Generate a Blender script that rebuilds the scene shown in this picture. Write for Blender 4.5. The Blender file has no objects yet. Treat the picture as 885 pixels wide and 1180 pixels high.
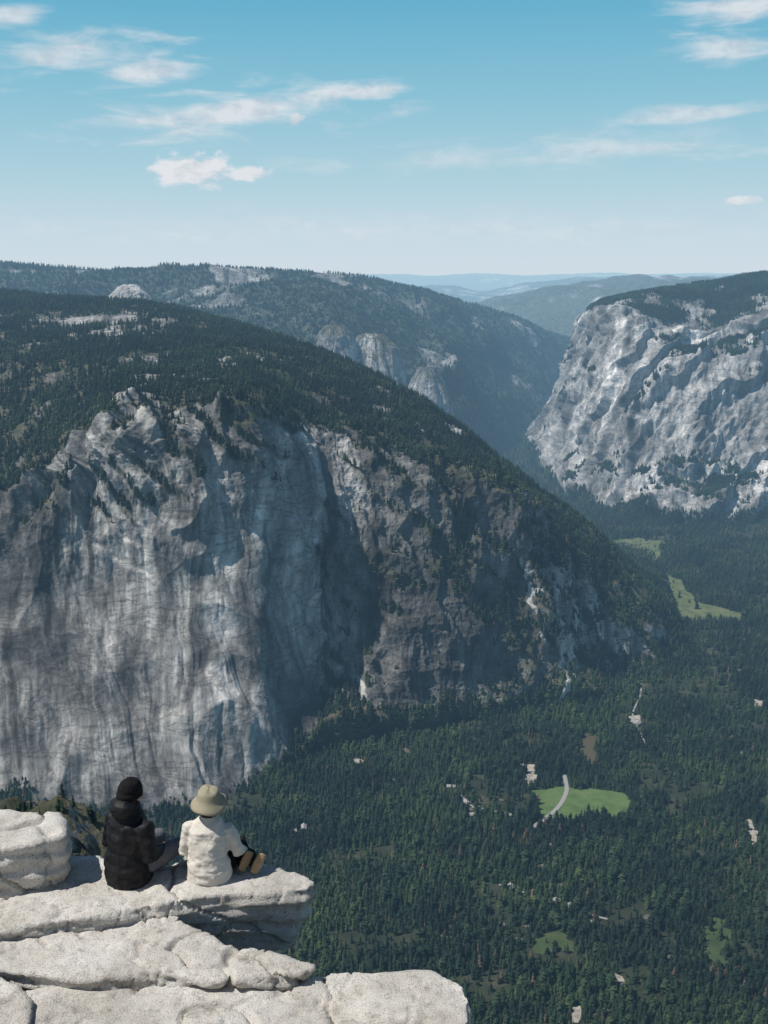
import bpy, bmesh, math, random
import numpy as np
from mathutils import Vector, Matrix
rng=np.random.default_rng(7); random.seed(7)
# All terrain is built at true scale in metres.  The control points are image pixels in the
# overlook view: each pixel (u,v) is combined with a hand-picked ground distance (or the level of the
# valley floor / ledge) and gives a fixed world position.
H=1300.0
CP,SP=math.cos(math.radians(12.4)),math.sin(math.radians(12.4)); F=1265.0
def P(u,v,Y):
    a=(u-442.5)/F; b=(590-v)/F; s=Y/(CP+SP*b)
    return (a*s, Y, (-SP+CP*b)*s)
def Pz(u,v,z):
    a=(u-442.5)/F; b=(590-v)/F; s=z/(-SP+CP*b)
    return (a*s,(CP+SP*b)*s,z)
# ------------------------------------------------------------ noise
def _hash(i,j,k,seed):
    n=(i*np.uint32(374761393)+j*np.uint32(668265263)+k*np.uint32(2246822519)+np.uint32(seed*3266489917&0xffffffff))
    n=(n^(n>>np.uint32(13)))*np.uint32(1274126177); n=n^(n>>np.uint32(16)); n=n*np.uint32(2654435761); n=n^(n>>np.uint32(15))
    return (n&np.uint32(0xffffff)).astype(np.float32)/np.float32(16777216)
def vnoise(x,y,z,seed=0):
    fx,fy,fz=np.floor(x),np.floor(y),np.floor(z)
    i=fx.astype(np.int64).astype(np.uint32); j=fy.astype(np.int64).astype(np.uint32); k=fz.astype(np.int64).astype(np.uint32)
    tx=(x-fx).astype(np.float32);ty=(y-fy).astype(np.float32);tz=(z-fz).astype(np.float32)
    q=lambda t:t*t*t*(t*(t*6-15)+10)
    tx,ty,tz=q(tx),q(ty),q(tz); o=np.uint32(1)
    def L(a,b,t): return a+(b-a)*t
    c00=L(_hash(i,j,k,seed),_hash(i+o,j,k,seed),tx); c10=L(_hash(i,j+o,k,seed),_hash(i+o,j+o,k,seed),tx)
    c01=L(_hash(i,j,k+o,seed),_hash(i+o,j,k+o,seed),tx); c11=L(_hash(i,j+o,k+o,seed),_hash(i+o,j+o,k+o,seed),tx)
    return L(L(c00,c10,ty),L(c01,c11,ty),tz)*2-1
def fbm(x,y,z,octv=4,seed=0,ridged=False,gain=.5):
    s=0;a=1.0;tot=0
    for o in range(octv):
        n=vnoise(x,y,z,seed+o*17)
        if ridged: n=1-2*np.abs(n)
        s=s+a*n;tot+=a;a*=gain
        x,y,z=(x*.8-y*.6)*2.03+11.3,(x*.6+y*.8)*2.03+5.1,z*2.03+3.7
    return s/tot
def sstep(a,b,x):
    t=np.clip((x-a)/(b-a),0,1); return t*t*(3-2*t)
def saw(q,e=.85):
    q=q-np.floor(q); return np.where(q<e,q/e,(1-q)/(1-e))
def pchip(y,xq):
    K=y.shape[0]; d=np.diff(y,axis=0); m=np.zeros_like(y)
    for k in range(1,K-1):
        a,b=d[k-1],d[k]; same=(a*b)>0
        m[k]=np.where(same,2*a*b/np.where(same,a+b,1),0)
    m[0]=d[0];m[-1]=d[-1]
    i=np.clip(np.floor(xq).astype(int),0,K-2); t=xq-i
    sh=(len(xq),)+(1,)*(y.ndim-1); t=t.reshape(sh)
    h00=2*t**3-3*t**2+1;h10=t**3-2*t**2+t;h01=-2*t**3+3*t**2;h11=t**3-t**2
    return h00*y[i]+h10*m[i]+h01*y[i+1]+h11*m[i+1]
def steps(ns):
    out=[0.0]
    for k,n in enumerate(ns): out+= [k+(j+1)/n for j in range(n)]
    return np.array(out)
def grid_mesh(name,Pg,mat,attrs=None,smooth=True):
    R,C=Pg.shape[:2]
    me=bpy.data.meshes.new(name)
    me.vertices.add(R*C); me.vertices.foreach_set('co',Pg.reshape(-1).astype(np.float32))
    idx=np.arange(R*C).reshape(R,C)
    q=np.stack([idx[:-1,:-1],idx[:-1,1:],idx[1:,1:],idx[1:,:-1]],-1).reshape(-1,4)
    n=len(q); me.loops.add(n*4); me.loops.foreach_set('vertex_index',q.reshape(-1).astype(np.int32))
    me.polygons.add(n); me.polygons.foreach_set('loop_start',np.arange(0,n*4,4,dtype=np.int32))
    me.update(calc_edges=True)
    me.polygons.foreach_set('use_smooth',np.full(n,smooth))
    attrs=dict(attrs or {})
    if 'veg' in attrs:
        attrs.setdefault('su',np.broadcast_to(Pg[R//2,:,0][None,:],(R,C)).copy()); attrs.setdefault('tone',np.full((R,C),.5))
    for k,a in attrs.items():
        at=me.attributes.new(k,'FLOAT','POINT'); at.data.foreach_set('value',np.ascontiguousarray(a).reshape(-1).astype(np.float32))
    me.materials.append(mat)
    ob=bpy.data.objects.new(name,me); bpy.context.scene.collection.objects.link(ob)
    return ob
def normals(Pg):
    du=np.gradient(Pg,axis=1); dv=np.gradient(Pg,axis=0)
    n=np.cross(du,dv); n/=np.linalg.norm(n,axis=-1,keepdims=True)+1e-9
    return n
# ------------------------------------------------------------ materials
def newmat(name):
    m=bpy.data.materials.new(name); m.use_nodes=True; nt=m.node_tree
    b=nt.nodes['Principled BSDF']; b.inputs['Roughness'].default_value=.9
    if 'Specular IOR Level' in b.inputs: b.inputs['Specular IOR Level'].default_value=.2
    return m,nt,b
def N(nt,t,**k):
    n=nt.nodes.new(t)
    for a,v in k.items(): setattr(n,a,v)
    return n
def Mth(nt,op,a,b=None):
    n=N(nt,'ShaderNodeMath',operation=op)
    for i,v in enumerate((a,b)):
        if v is None: continue
        if isinstance(v,(int,float)): n.inputs[i].default_value=v
        else: nt.links.new(v,n.inputs[i])
    return n.outputs[0]
# aerial haze painted into materials as bluish emission, a function of world position only
hz=bpy.data.node_groups.new('painted_haze','ShaderNodeTree')
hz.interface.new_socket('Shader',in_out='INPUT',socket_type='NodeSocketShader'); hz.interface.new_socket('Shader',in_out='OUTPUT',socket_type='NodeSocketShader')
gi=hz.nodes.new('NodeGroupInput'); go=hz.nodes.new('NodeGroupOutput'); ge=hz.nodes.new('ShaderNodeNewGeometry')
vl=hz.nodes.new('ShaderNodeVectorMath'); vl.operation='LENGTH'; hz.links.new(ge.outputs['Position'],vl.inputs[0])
def haze_fac(Lk): return Mth(hz,'SUBTRACT',1.0,Mth(hz,'EXPONENT',Mth(hz,'MULTIPLY',Mth(hz,'POWER',Mth(hz,'DIVIDE',vl.outputs['Value'],Lk),1.35),-1.0)))
fr,fg,fb=haze_fac(38500.),haze_fac(27500.),haze_fac(22000.)
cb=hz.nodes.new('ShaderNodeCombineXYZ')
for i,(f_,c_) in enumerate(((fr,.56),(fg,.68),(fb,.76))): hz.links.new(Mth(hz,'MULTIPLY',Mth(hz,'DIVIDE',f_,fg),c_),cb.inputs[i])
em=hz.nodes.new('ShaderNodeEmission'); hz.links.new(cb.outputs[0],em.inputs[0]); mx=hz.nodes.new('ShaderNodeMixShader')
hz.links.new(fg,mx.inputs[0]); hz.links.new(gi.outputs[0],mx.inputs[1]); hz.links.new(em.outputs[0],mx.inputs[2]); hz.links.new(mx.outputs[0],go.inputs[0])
def add_haze(m):
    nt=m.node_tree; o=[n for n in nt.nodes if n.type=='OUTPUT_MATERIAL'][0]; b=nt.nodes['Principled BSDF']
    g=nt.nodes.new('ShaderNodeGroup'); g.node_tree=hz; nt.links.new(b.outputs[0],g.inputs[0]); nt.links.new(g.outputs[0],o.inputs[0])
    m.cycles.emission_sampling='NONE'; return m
def noise_n(nt,vec,scale,detail=6,rough=.55,mul=None,dist=0,rot=None):
    if mul:
        mp=N(nt,'ShaderNodeMapping'); mp.inputs['Scale'].default_value=mul
        if rot: mp.inputs['Rotation'].default_value=rot
        nt.links.new(vec,mp.inputs[0]); vec=mp.outputs[0]
    n=N(nt,'ShaderNodeTexNoise'); n.inputs['Scale'].default_value=scale; n.inputs['Detail'].default_value=detail
    n.inputs['Roughness'].default_value=rough; n.inputs['Distortion'].default_value=dist
    nt.links.new(vec,n.inputs['Vector']); return n.outputs['Fac']
def ramp(nt,fac,stops):
    r=N(nt,'ShaderNodeValToRGB'); e=r.color_ramp.elements
    while len(e)<len(stops): e.new(.5)
    for k,(p,c) in enumerate(stops):
        e[k].position=p; e[k].color=(c,c,c,1) if not hasattr(c,'__len__') else (*c,1)
    nt.links.new(fac,r.inputs[0]); return r.outputs[0]
def mix(nt,fac,a,b,mode='MIX'):
    m=N(nt,'ShaderNodeMix',data_type='RGBA',blend_type=mode)
    for s,v in ((m.inputs[0],fac),(m.inputs[6],a),(m.inputs[7],b)):
        if isinstance(v,(int,float)): s.default_value=v
        elif isinstance(v,tuple): s.default_value=(*v,1)
        else: nt.links.new(v,s)
    return m.outputs[2]
def bump(nt,b,h,dist,strength=1):
    n=N(nt,'ShaderNodeBump'); n.inputs['Distance'].default_value=dist; n.inputs['Strength'].default_value=strength
    nt.links.new(h,n.inputs['Height']); nt.links.new(n.outputs[0],b.inputs['Normal'])
def cliff_mat(name,dark=(.08,.078,.076),mid=(.21,.202,.19),light=(.40,.385,.36),veg=(.04,.045,.025),k=1.0,stain=.9,pale=False):
    m,nt,b=newmat(name); tc=N(nt,'ShaderNodeTexCoord').outputs['Object']
    sa=N(nt,'ShaderNodeAttribute',attribute_name='su').outputs['Fac']; sp_=N(nt,'ShaderNodeSeparateXYZ'); nt.links.new(tc,sp_.inputs[0])
    fv=N(nt,'ShaderNodeCombineXYZ'); nt.links.new(sa,fv.inputs[0]); nt.links.new(Mth(nt,'MULTIPLY',sp_.outputs[1],.12),fv.inputs[1]); nt.links.new(sp_.outputs[2],fv.inputs[2]); fv=fv.outputs[0]
    broad=noise_n(nt,tc,1,4,.6,(1/300*k,1/300*k,1/520*k),1.)
    streak=noise_n(nt,fv,1,6,.68,(1/30*k,1/30*k,1/330*k),.6)
    iso=noise_n(nt,tc,1,7,.68,(1/60*k,1/60*k,1/95*k),.5,(.2,.35,.1)); streak=Mth(nt,'ADD',Mth(nt,'MULTIPLY',streak,.5),Mth(nt,'MULTIPLY',iso,.5))
    stn=noise_n(nt,fv,1,5,.6,(1/70*k,1/70*k,1/800*k),.5)
    crack=noise_n(nt,tc,1,4,.6,(1/160*k,1/160*k,1/45*k),1.2,(.25,.55,.2))
    fine=noise_n(nt,tc,1,4,.7,(1/13*k,1/13*k,1/19*k))
    c=ramp(nt,streak,[(.37,dark),(.5,mid),(.62,light)])
    c=mix(nt,stain,c,ramp(nt,stn,[(.37,.24),(.46,.82),(.62,1.25)]),'MULTIPLY')
    c=mix(nt,.8,c,ramp(nt,broad,[(.37,.38),(.5,.9),(.62,1.5)]),'MULTIPLY')
    c=mix(nt,.7,c,ramp(nt,crack,[(.465,1.),(.49,.45),(.5,.4),(.51,.5),(.535,1.)]),'MULTIPLY')
    c=mix(nt,.6,c,ramp(nt,fine,[(.32,.5),(.5,.95),(.68,1.0)]),'MULTIPLY')
    tn=N(nt,'ShaderNodeAttribute',attribute_name='tone').outputs['Fac']; c=mix(nt,1.,c,ramp(nt,tn,[(0,.5),(.5,1.15),(1,1.8)]),'MULTIPLY')
    if pale:
        ap=N(nt,'ShaderNodeAttribute',attribute_name='pale'); c=mix(nt,ap.outputs['Fac'],c,(.40,.39,.36))
    at=N(nt,'ShaderNodeAttribute',attribute_name='veg')
    vn=noise_n(nt,tc,1/40,5,.65)
    vc=mix(nt,ramp(nt,vn,[(.4,0.),(.65,1.)]),veg,(veg[0]*2.8,veg[1]*2.2,veg[2]*2.4))
    c=mix(nt,at.outputs['Fac'],c,vc)
    nt.links.new(c,b.inputs['Base Color'])
    bump(nt,b,fine,4.0,.8)
    return add_haze(m)
# ------------------------------------------------------------ conifer prototypes
def foliage_mat(name,c1,c2,c3,patch=True):
    m,nt,b=newmat(name); oi=N(nt,'ShaderNodeObjectInfo')
    c=ramp(nt,oi.outputs['Random'],[(0,c1),(.6,c2),(1,c3)])
    if patch: c=mix(nt,1.,c,ramp(nt,noise_n(nt,oi.outputs['Location'],1/170,3,.6),[(.34,(.42,.48,.58)),(.5,(.9,.9,.9)),(.64,(1.8,1.6,1.15))]),'MULTIPLY')
    nt.links.new(c,b.inputs['Base Color']); return add_haze(m)
fol=foliage_mat('conifer_foliage',(.010,.023,.015),(.018,.036,.020),(.036,.056,.027))
dead=foliage_mat('dead_foliage',(.07,.05,.03),(.10,.07,.045),(.14,.10,.065),False)
bark,nt,b=newmat('bark'); b.inputs['Base Color'].default_value=(.10,.07,.045,1)
protos=bpy.data.collections.new('conifer_prototypes')
def conifer(name,w,tiers,mat,seed,gap=0,br=8,shape=.75):
    r=random.Random(seed); bm=bmesh.new()
    n=5
    base=[bm.verts.new((.014*math.cos(a),.014*math.sin(a),0)) for a in [i*2*math.pi/n for i in range(n)]]
    top=bm.verts.new((0,0,.97))
    for i in range(n): f=bm.faces.new((base[i],base[(i+1)%n],top)); f.material_index=1
    for t in range(tiers):
        h=.12+.86*(t/(tiers-1))**.9
        R=w*((1-h)/.88)**shape*r.uniform(.8,1.15)+.012
        for k in range(br):
            if r.random()<gap: continue
            a=(k+r.random()*.9)*2*math.pi/br; rr=R*r.uniform(.6,1.2); dr=rr*r.uniform(.25,.65)
            wd=rr*r.uniform(.35,.6); z=h+r.uniform(-.015,.015)
            ca,sa=math.cos(a),math.sin(a)
            v=[bm.verts.new((0,0,z+.03)),bm.verts.new((ca*rr*.55-sa*wd,sa*rr*.55+ca*wd,z-dr*.6)),
               bm.verts.new((ca*rr,sa*rr,z-dr)),bm.verts.new((ca*rr*.55+sa*wd,sa*rr*.55-ca*wd,z-dr*.6))]
            bm.faces.new((v[0],v[1],v[2])); bm.faces.new((v[0],v[2],v[3]))
    me=bpy.data.meshes.new(name); bm.to_mesh(me); bm.free()
    me.materials.append(mat); me.materials.append(bark)
    ob=bpy.data.objects.new(name,me); protos.objects.link(ob)
conifer('conifer_a',.17,12,fol,1,0,7); conifer('conifer_b',.22,10,fol,2,.08,7,.5); conifer('conifer_c',.13,12,fol,3,0,6)
conifer('conifer_d',.28,9,fol,4,.1,7,.4); conifer('conifer_e',.15,10,dead,5,.25,7)
def forest(name,pts,hts,wf=1.0,dead_p=.012):
    n=len(pts); me=bpy.data.meshes.new(name); me.vertices.add(n)
    me.vertices.foreach_set('co',pts.reshape(-1).astype(np.float32))
    dn=fbm(pts[:,0]/130,pts[:,1]/130,pts[:,2]/130,3,411)
    pid=np.where(rng.random(n)<dead_p*(1+8*sstep(.25,.5,dn)),4,rng.integers(0,4,n)).astype(np.int32)
    for k,t,a in (('h','FLOAT',hts),('w','FLOAT',hts*wf*rng.uniform(.75,1.3,n)),('rz','FLOAT',rng.uniform(0,6.28,n)),('pid','INT',pid)):
        at=me.attributes.new(k,t,'POINT'); at.data.foreach_set('value',a.astype(np.int32 if t=='INT' else np.float32))
    ob=bpy.data.objects.new(name,me); bpy.context.scene.collection.objects.link(ob)
    g=bpy.data.node_groups.new(name+'_scatter','GeometryNodeTree')
    g.interface.new_socket('Geometry',in_out='INPUT',socket_type='NodeSocketGeometry')
    g.interface.new_socket('Geometry',in_out='OUTPUT',socket_type='NodeSocketGeometry')
    gi=g.nodes.new('NodeGroupInput');go=g.nodes.new('NodeGroupOutput')
    ip=g.nodes.new('GeometryNodeInstanceOnPoints'); ci=g.nodes.new('GeometryNodeCollectionInfo')
    ci.inputs['Collection'].default_value=protos; ci.inputs['Separate Children'].default_value=True; ci.inputs['Reset Children'].default_value=True
    ip.inputs['Pick Instance'].default_value=True
    def na(nm,t):
        x=g.nodes.new('GeometryNodeInputNamedAttribute'); x.data_type=t; x.inputs['Name'].default_value=nm; return x.outputs['Attribute']
    cs=g.nodes.new('ShaderNodeCombineXYZ'); cr=g.nodes.new('ShaderNodeCombineXYZ'); er=g.nodes.new('FunctionNodeEulerToRotation')
    w=na('w','FLOAT'); L=g.links.new
    L(w,cs.inputs[0]);L(w,cs.inputs[1]);L(na('h','FLOAT'),cs.inputs[2]);L(na('rz','FLOAT'),cr.inputs[2]);L(cr.outputs[0],er.inputs[0])
    L(gi.outputs[0],ip.inputs['Points']);L(ci.outputs[0],ip.inputs['Instance']);L(na('pid','INT'),ip.inputs['Instance Index'])
    L(er.outputs[0],ip.inputs['Rotation']);L(cs.outputs[0],ip.inputs['Scale']);L(ip.outputs[0],go.inputs[0])
    md=ob.modifiers.new('scatter','NODES'); md.node_group=g
    return ob
def scatter(Pg,dens,count):
    A=Pg[:-1,:-1];B=Pg[:-1,1:];C=Pg[1:,1:];D=Pg[1:,:-1]
    ar=np.linalg.norm(np.cross(C-A,D-B),axis=-1)*.5
    w=(ar*dens[:-1,:-1]).reshape(-1); w=w/w.sum(); cdf=np.cumsum(w)
    f=np.searchsorted(cdf,rng.random(count)); f=np.minimum(f,len(w)-1)
    s=rng.random((count,1)); t=rng.random((count,1))
    r=lambda X:X.reshape(-1,3)[f]
    return (r(A)*(1-s)+r(B)*s)*(1-t)+(r(D)*(1-s)+r(C)*s)*t
def floorY(u,v): return Pz(u,v,-H)
def net(rows,behind=(300,1600,-1300)):
    g=[]
    for row in rows:
        g.append([floorY(e[0],e[1]) if len(e)==2 else P(*e) for e in row])
    g=np.array(g,float)
    last=g[-1].copy(); last[:,0]+=behind[0]; last[:,1]+=behind[1]; last[:,2]=np.maximum(last[:,2]+behind[2],-H-40)
    g[0,:,2]-=25
    return np.concatenate([g,last[None]],0)
def surface(g,rs,cs):
    a=pchip(g,rs); a=pchip(np.swapaxes(a,0,1),cs); return np.swapaxes(a,0,1)
# ------------------------------------------------------------ main granite mountain
base=[(-700,960),(-300,945),(0,935),(100,945),(200,942),(280,918),(358,868),(440,845),(520,832),(590,820),(650,815),(710,806),(770,790),(830,765)]
low=[(-700,840,2750),(-300,835,2700),(0,800,2690),(100,800,2700),(200,795,2720),(290,790,2790),(375,790,3080),(450,770,3060),(520,765,3120),(590,760,3220),(650,758,3320),(710,762,3420),(765,758,3530),(806,752,3640)]
mid=[(-700,720,2950),(-300,715,2900),(0,690,2880),(100,680,2900),(200,670,2890),(290,660,2950),(370,670,3180),(450,660,3180),(520,655,3250),(590,665,3330),(650,690,3400),(705,715,3470),(755,735,3570),(798,742,3690)]
upp=[(-700,640,3150),(-300,630,3080),(0,610,3000),(100,560,3060),(200,540,3010),(290,540,3080),(370,575,3260),(450,575,3290),(520,580,3360),(585,600,3420),(645,640,3460),(700,680,3520),(748,715,3590),(790,735,3710)]
rim=[(-700,590,3350),(-300,585,3250),(0,572,3150),(70,530,3200),(150,470,3160),(270,466,3110),(360,490,3380),(440,515,3400),(515,535,3480),(580,565,3540),(640,610,3570),(695,655,3600),(742,695,3640),(786,728,3730)]
pl1=[(-700,480,4000),(-300,450,4000),(0,430,3900),(80,430,3800),(160,420,3800),(270,420,3800),(370,440,3850),(445,465,3850),(515,505,3800),(580,545,3780),(640,592,3760),(692,640,3740),(738,685,3720),(784,722,3745)]
pl2=[(-700,380,4800),(-300,375,4800),(0,372,4700),(90,378,4600),(180,378,4500),(280,390,4400),(365,412,4250),(440,443,4130),(512,485,4000),(575,527,3920),(635,578,3860),(688,628,3800),(736,676,3760),(783,718,3760)]
sky=[(-700,338,6000),(-300,338,5800),(0,341,5600),(100,347,5400),(190,356,5200),(285,378,4850),(360,402,4550),(435,433,4300),(508,476,4120),(570,520,4010),(632,571,3920),(685,615,3850),(733,667,3800),(782,716,3780)]
g=net([base,low,mid,upp,rim,pl1,pl2,sky],(300,1500,-1100))
rs=steps([130,130,130,120,110,100,90,30]); cs=steps([25,60,100,110,115,115,110,105,95,90,80,80,60])
S=surface(g,rs,cs); n=normals(S)
if n[...,2].mean()<0: n=-n
x,y,z=[S[...,i].astype(np.float32) for i in range(3)]
RR=rs[:,None]+np.zeros_like(x); CC=cs[None,:]+np.zeros_like(x)
wall=1-sstep(3.9,4.4,RR)
apron=(1-sstep(5.3,6.1,CC))*(1-sstep(1.7,3.3,RR+.35*fbm(x/250,y/250,z/250,2,90)))
edge=sstep(0,.25,RR)*(1-sstep(12.3,12.9,CC)*.8)*(.45+.55*(1-sstep(9,12.5,CC)))
su=np.broadcast_to(S[280,:,0][None,:],x.shape).astype(np.float32)+25*fbm(x/150,y/150,z/150,2,99)
xs=su+.3*z; yq=y*.25
wx=fbm(x/260,y/260,z/420,4,40)
big=fbm(xs/430,y/430,z/1000,3,1,True)*80*(1-sstep(3.2,4.2,RR)*.5)
med=fbm(xs/115,yq/120,z/480,5,2,True)*20+fbm(x/105,y/105,z/230,5,12,True)*21*(1-.6*apron)
dih=saw((x*.95-y*.25+.35*z+230*wx)/240,.8)*72*sstep(-.35,.3,fbm(x/400,y/400,z/300,2,52))*(1-sstep(3.2,4.2,RR)*.7)
dih2=saw((x-.2*y+.22*z+120*wx+30*fbm(x/70,y/70,z/260,2,41))/82,.75)*22*sstep(-.3,.3,fbm(x/200,y/200,z/200,2,53))
lq=(z+.75*x+.2*y+120*fbm(x/300,y/300,z/300,4,5))/95
ldg=saw(lq)*22*sstep(0,.4,fbm(x/260,y/260,z/260,2,9))
fine=fbm(su/30,yq/30,z/90,3,3,True)*4+fbm(x/30,y/30,z/50,4,13,True)*6
groove=-np.maximum(0,fbm((su+.35*z+60*wx)/46,RR*.3,z/600,3,88,True)-.05)*10*apron
d=(wall*(big+med*(1-.8*apron)+(dih+dih2)*(1-.88*apron)+ldg*(1-.85*apron)+fine*(1-.75*apron)+groove)+(1-wall)*(fbm(x/400,y/400,z/400,4,8)*28+fine*.5))*edge-wall*edge*35
S=S+n*d[...,None]
S[...,2]+=np.exp(-((RR-4)/.6)**2)*(fbm(su/210,y/400,0*x,3,98)*20-4)*(1-sstep(10,12.5,CC))
n2=normals(S)
if n2[...,2].mean()<0:n2=-n2
nz=n2[...,2]
nn=fbm(x/180,y/180,z/180,5,21)
nose=sstep(7.4,9.6,CC+nn*1.8+(RR-2)*.4)
gul=np.exp(-((CC-6.15)/.3)**2)*(1-sstep(1.6,2.8,RR))
gul=np.maximum(gul,.8*np.exp(-((CC-2.6+.3*(RR-3))/.25)**2)*sstep(2.4,3,RR))
W=(1-sstep(3.7,4.15,RR+nn*.9))
thr=.36+(.60-.64*nose-.42*gul)*W+.1*apron
veg=sstep(thr-.05,thr+.05,nz+nn*.14)
hh=.04+.34*sstep(5.1,6.1,CC)
veg=np.maximum(veg,(1-sstep(hh,hh+.16,RR+nn*.3)))
lf=lq-np.floor(lq)
veg=np.maximum(veg,sstep(.6,.78,lf)*(1-sstep(.9,1,lf))*sstep(.0,.25,fbm(x/190,y/190,z/150,3,93))*(1-apron)*sstep(.6,1.2,RR)*.9)
veg*=1-sstep(.25,.6,apron)*sstep(.3,.5,RR)*(1-gul)
def bare(c,X,Y):
    p=P(*c); return np.exp(-(((x-p[0])/X)**2+((y-p[1])/Y)**2)*1.2)
veg*=1-np.clip(1.6*bare((110,368,4750),260,150)+sstep(.3,.42,fbm(x/110,y/110,z/110,4,33))*(RR>4)*.9,0,1)
pale=0*x; wn=fbm(x/60,y/60,z/60,3,91)
for (r0,c0,r1,c1,w_) in ((2.1,9.65,.05,9.95,.075),(2.7,10.15,1.3,10.3,.06),(1.5,10.0,.2,10.1,.045),(1.1,6.5,.35,6.75,.05),(2.3,9.2,1.2,9.35,.04)):
    t=np.clip((RR-r0)/(r1-r0),0,1); inr=sstep(-.05,.05,(RR-r1)*np.sign(r0-r1))*sstep(-.05,.05,(r0-RR))
    pale=np.maximum(pale,inr*(1-sstep(w_*.5,w_,np.abs(CC-(c0+(c1-c0)*t)+wn*.18)))*sstep(-.5,-.1,fbm(x/25,y/25,z/40,3,92)))
veg*=1-pale
tn0=fbm(x/230,y/230,z/330,4,97)
tone=.5+.55*tn0-.42*sstep(5.6,6.6,CC)*(1-sstep(8.8,9.8,CC))*sstep(.3,1,RR)*(1-sstep(3.0,3.9,RR))+.28*np.exp(-((CC-4.6+.5*(RR-1))/.8)**2)*(1-sstep(2.2,3.2,RR))+.3*np.exp(-((CC-5.9)/.5)**2-((RR-3.0)/.5)**2)-.25*np.exp(-((CC-4.9)/.4)**2-((RR-3.4)/.7)**2)-.14*np.exp(-((CC-2.6)/.8)**2)
tone=np.clip(tone,0,1)
mm=cliff_mat('granite_cliff_material',veg=(.035,.04,.024),pale=True)
mountain=grid_mesh('granite_mountain',S,mm,{'veg':veg,'pale':pale,'su':su,'tone':tone})
dens=veg*(sstep(-.45,.2,fbm(x/70,y/70,z/70,3,44))*.85+.15)
dens[:, :20]*=.3; dens[(RR>7.3)&(CC<11.3)]=0
pts=scatter(S,dens,95000)
forest('mountain_conifer_forest',pts,rng.uniform(9,29,len(pts)),1.2)
# ------------------------------------------------------------ back ridge
c=[-700,-300,0,150,300,400,470,540,600,650,700]
b_v=[570,570,570,570,570,565,555,535,512,500,492]
lo=[(420,7000),(420,7000),(420,7000),(420,7000),(420,7000),(430,7200),(440,7500),(455,8000),(470,8900),(472,9800),(468,10800)]
mi=[(340,8000),(345,8000),(350,8000),(355,8000),(355,8000),(365,8200),(385,8500),(405,9000),(425,9900),(435,10700),(436,11700)]
sk=[(302,9300),(304,9300),(306,9300),(314,9400),(311,9500),(318,9700),(333,10000),(352,10500),(371,11000),(392,11800),(402,12700)]
g=net([[(u,v) for u,v in zip(c,b_v)]]+[[(u,v,Y) for u,(v,Y) in zip(c,r)] for r in (lo,mi,sk)],(0,2500,-1100))
rs=steps([60,110,140,20]); cs=steps([20,40,60,80,80,70,70,60,50,40])
S=surface(g,rs,cs); n=normals(S); n*=np.sign(n[...,2].mean())
x,y,z=[S[...,i] for i in range(3)]
d=fbm(x/900,y/900,z/900,5,61,True)*150*sstep(0,.5,rs)[:,None]*(1-.75*sstep(2.5,3,rs)[:,None]); S=S+n*d[...,None]
nn=fbm(x/400,y/400,z/300,5,62)
rk=sstep(.26,.46,nn+.3*np.exp(-(((x+950)/400)**2+((y-8800)/900)**2)))
veg=1-rk*.8
grid_mesh('forested_ridge',S,cliff_mat('ridge_material',veg=(.024,.034,.022)),{'veg':veg})
pts=scatter(S,veg**2*(rs[:,None]<3.05),50000); forest('ridge_conifer_forest',pts,rng.uniform(15,32,len(pts)),1.7)
# ------------------------------------------------------------ right granite monolith
rows=[[(640,478),(608,524),(640,560),(690,590),(740,603),(800,612),(885,604),(1100,620),(1500,640)],
[(650,460,10000),(628,500,8050),(655,520,6950),(700,540,6250),(745,552,5980),(805,560,5850),(885,555,5950),(1100,570,6000),(1500,590,6100)],
[(660,430,9800),(648,462,8150),(668,465,7150),(708,470,6500),(750,480,6250),(808,485,6150),(885,478,6200),(1100,490,6300),(1500,500,6400)],
[(670,392,9600),(667,400,8200),(680,400,7300),(714,405,6700),(755,420,6500),(812,430,6400),(885,410,6500),(1100,410,6600),(1500,420,6700)],
[(675,372,9500),(675,364,8250),(686,358,7500),(715,358,7000),(758,378,6850),(815,392,6850),(885,368,6900),(1100,350,7100),(1500,350,7200)],
[(677,368,9600),(679,357,8500),(692,349,8000),(720,341,7800),(762,333,7800),(820,326,7900),(885,315,8000),(1100,300,8300),(1500,290,8500)]]
g=net(rows,(400,2000,-900))
rs=steps([110,110,110,90,90,20]); cs=steps([30,70,100,100,100,100,60,30])
S=surface(g,rs,cs); n=normals(S); n*=np.sign(n[...,2].mean())
x,y,z=[S[...,i] for i in range(3)]; RR=rs[:,None]+0*x
wall=1-sstep(3.8,4.3,RR)
su=np.broadcast_to((S[230,:,0]*.8-S[230,:,1]*.35)[None,:],x.shape)+30*fbm(x/200,y/200,z/200,2,46)
xs=su-.3*z; wx=fbm(x/300,y/300,z/420,4,45)
d=wall*(fbm(xs/500,y/500,z/900,4,71,True)*85+fbm(xs/130,y*.2/110,z/500,5,72,True)*30+fbm(x/90,y/90,z/140,5,78,True)*14+saw((x*.8-.6*y-.4*z+260*wx)/260,.8)*58+saw((z*.7-.8*x+160*wx)/150,.85)*18)+(1-wall)*fbm(x/300,y/300,z/300,4,73)*25+fbm(su/45,y*.2/45,z/120,4,74,True)*9-wall*45
d*=sstep(0,.3,RR)*(1-.6*sstep(4.6,5,RR)); S=S+n*d[...,None]
nz=np.abs(normals(S)[...,2]); nn=fbm(x/220,y/220,z/220,5,75)
veg=sstep(-.06,.06,nz*.55+nn*.55-(.20+.38*wall)); veg=np.maximum(veg,1-sstep(.1,.4,RR+nn*.35))
veg*=1-sstep(.12,.3,fbm(x/160,y/260,z/200,5,76))*(RR>3.8)*.8
veg*=1-(1-sstep(4.1,4.45,RR+nn*.5))*(RR>3.5)
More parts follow.
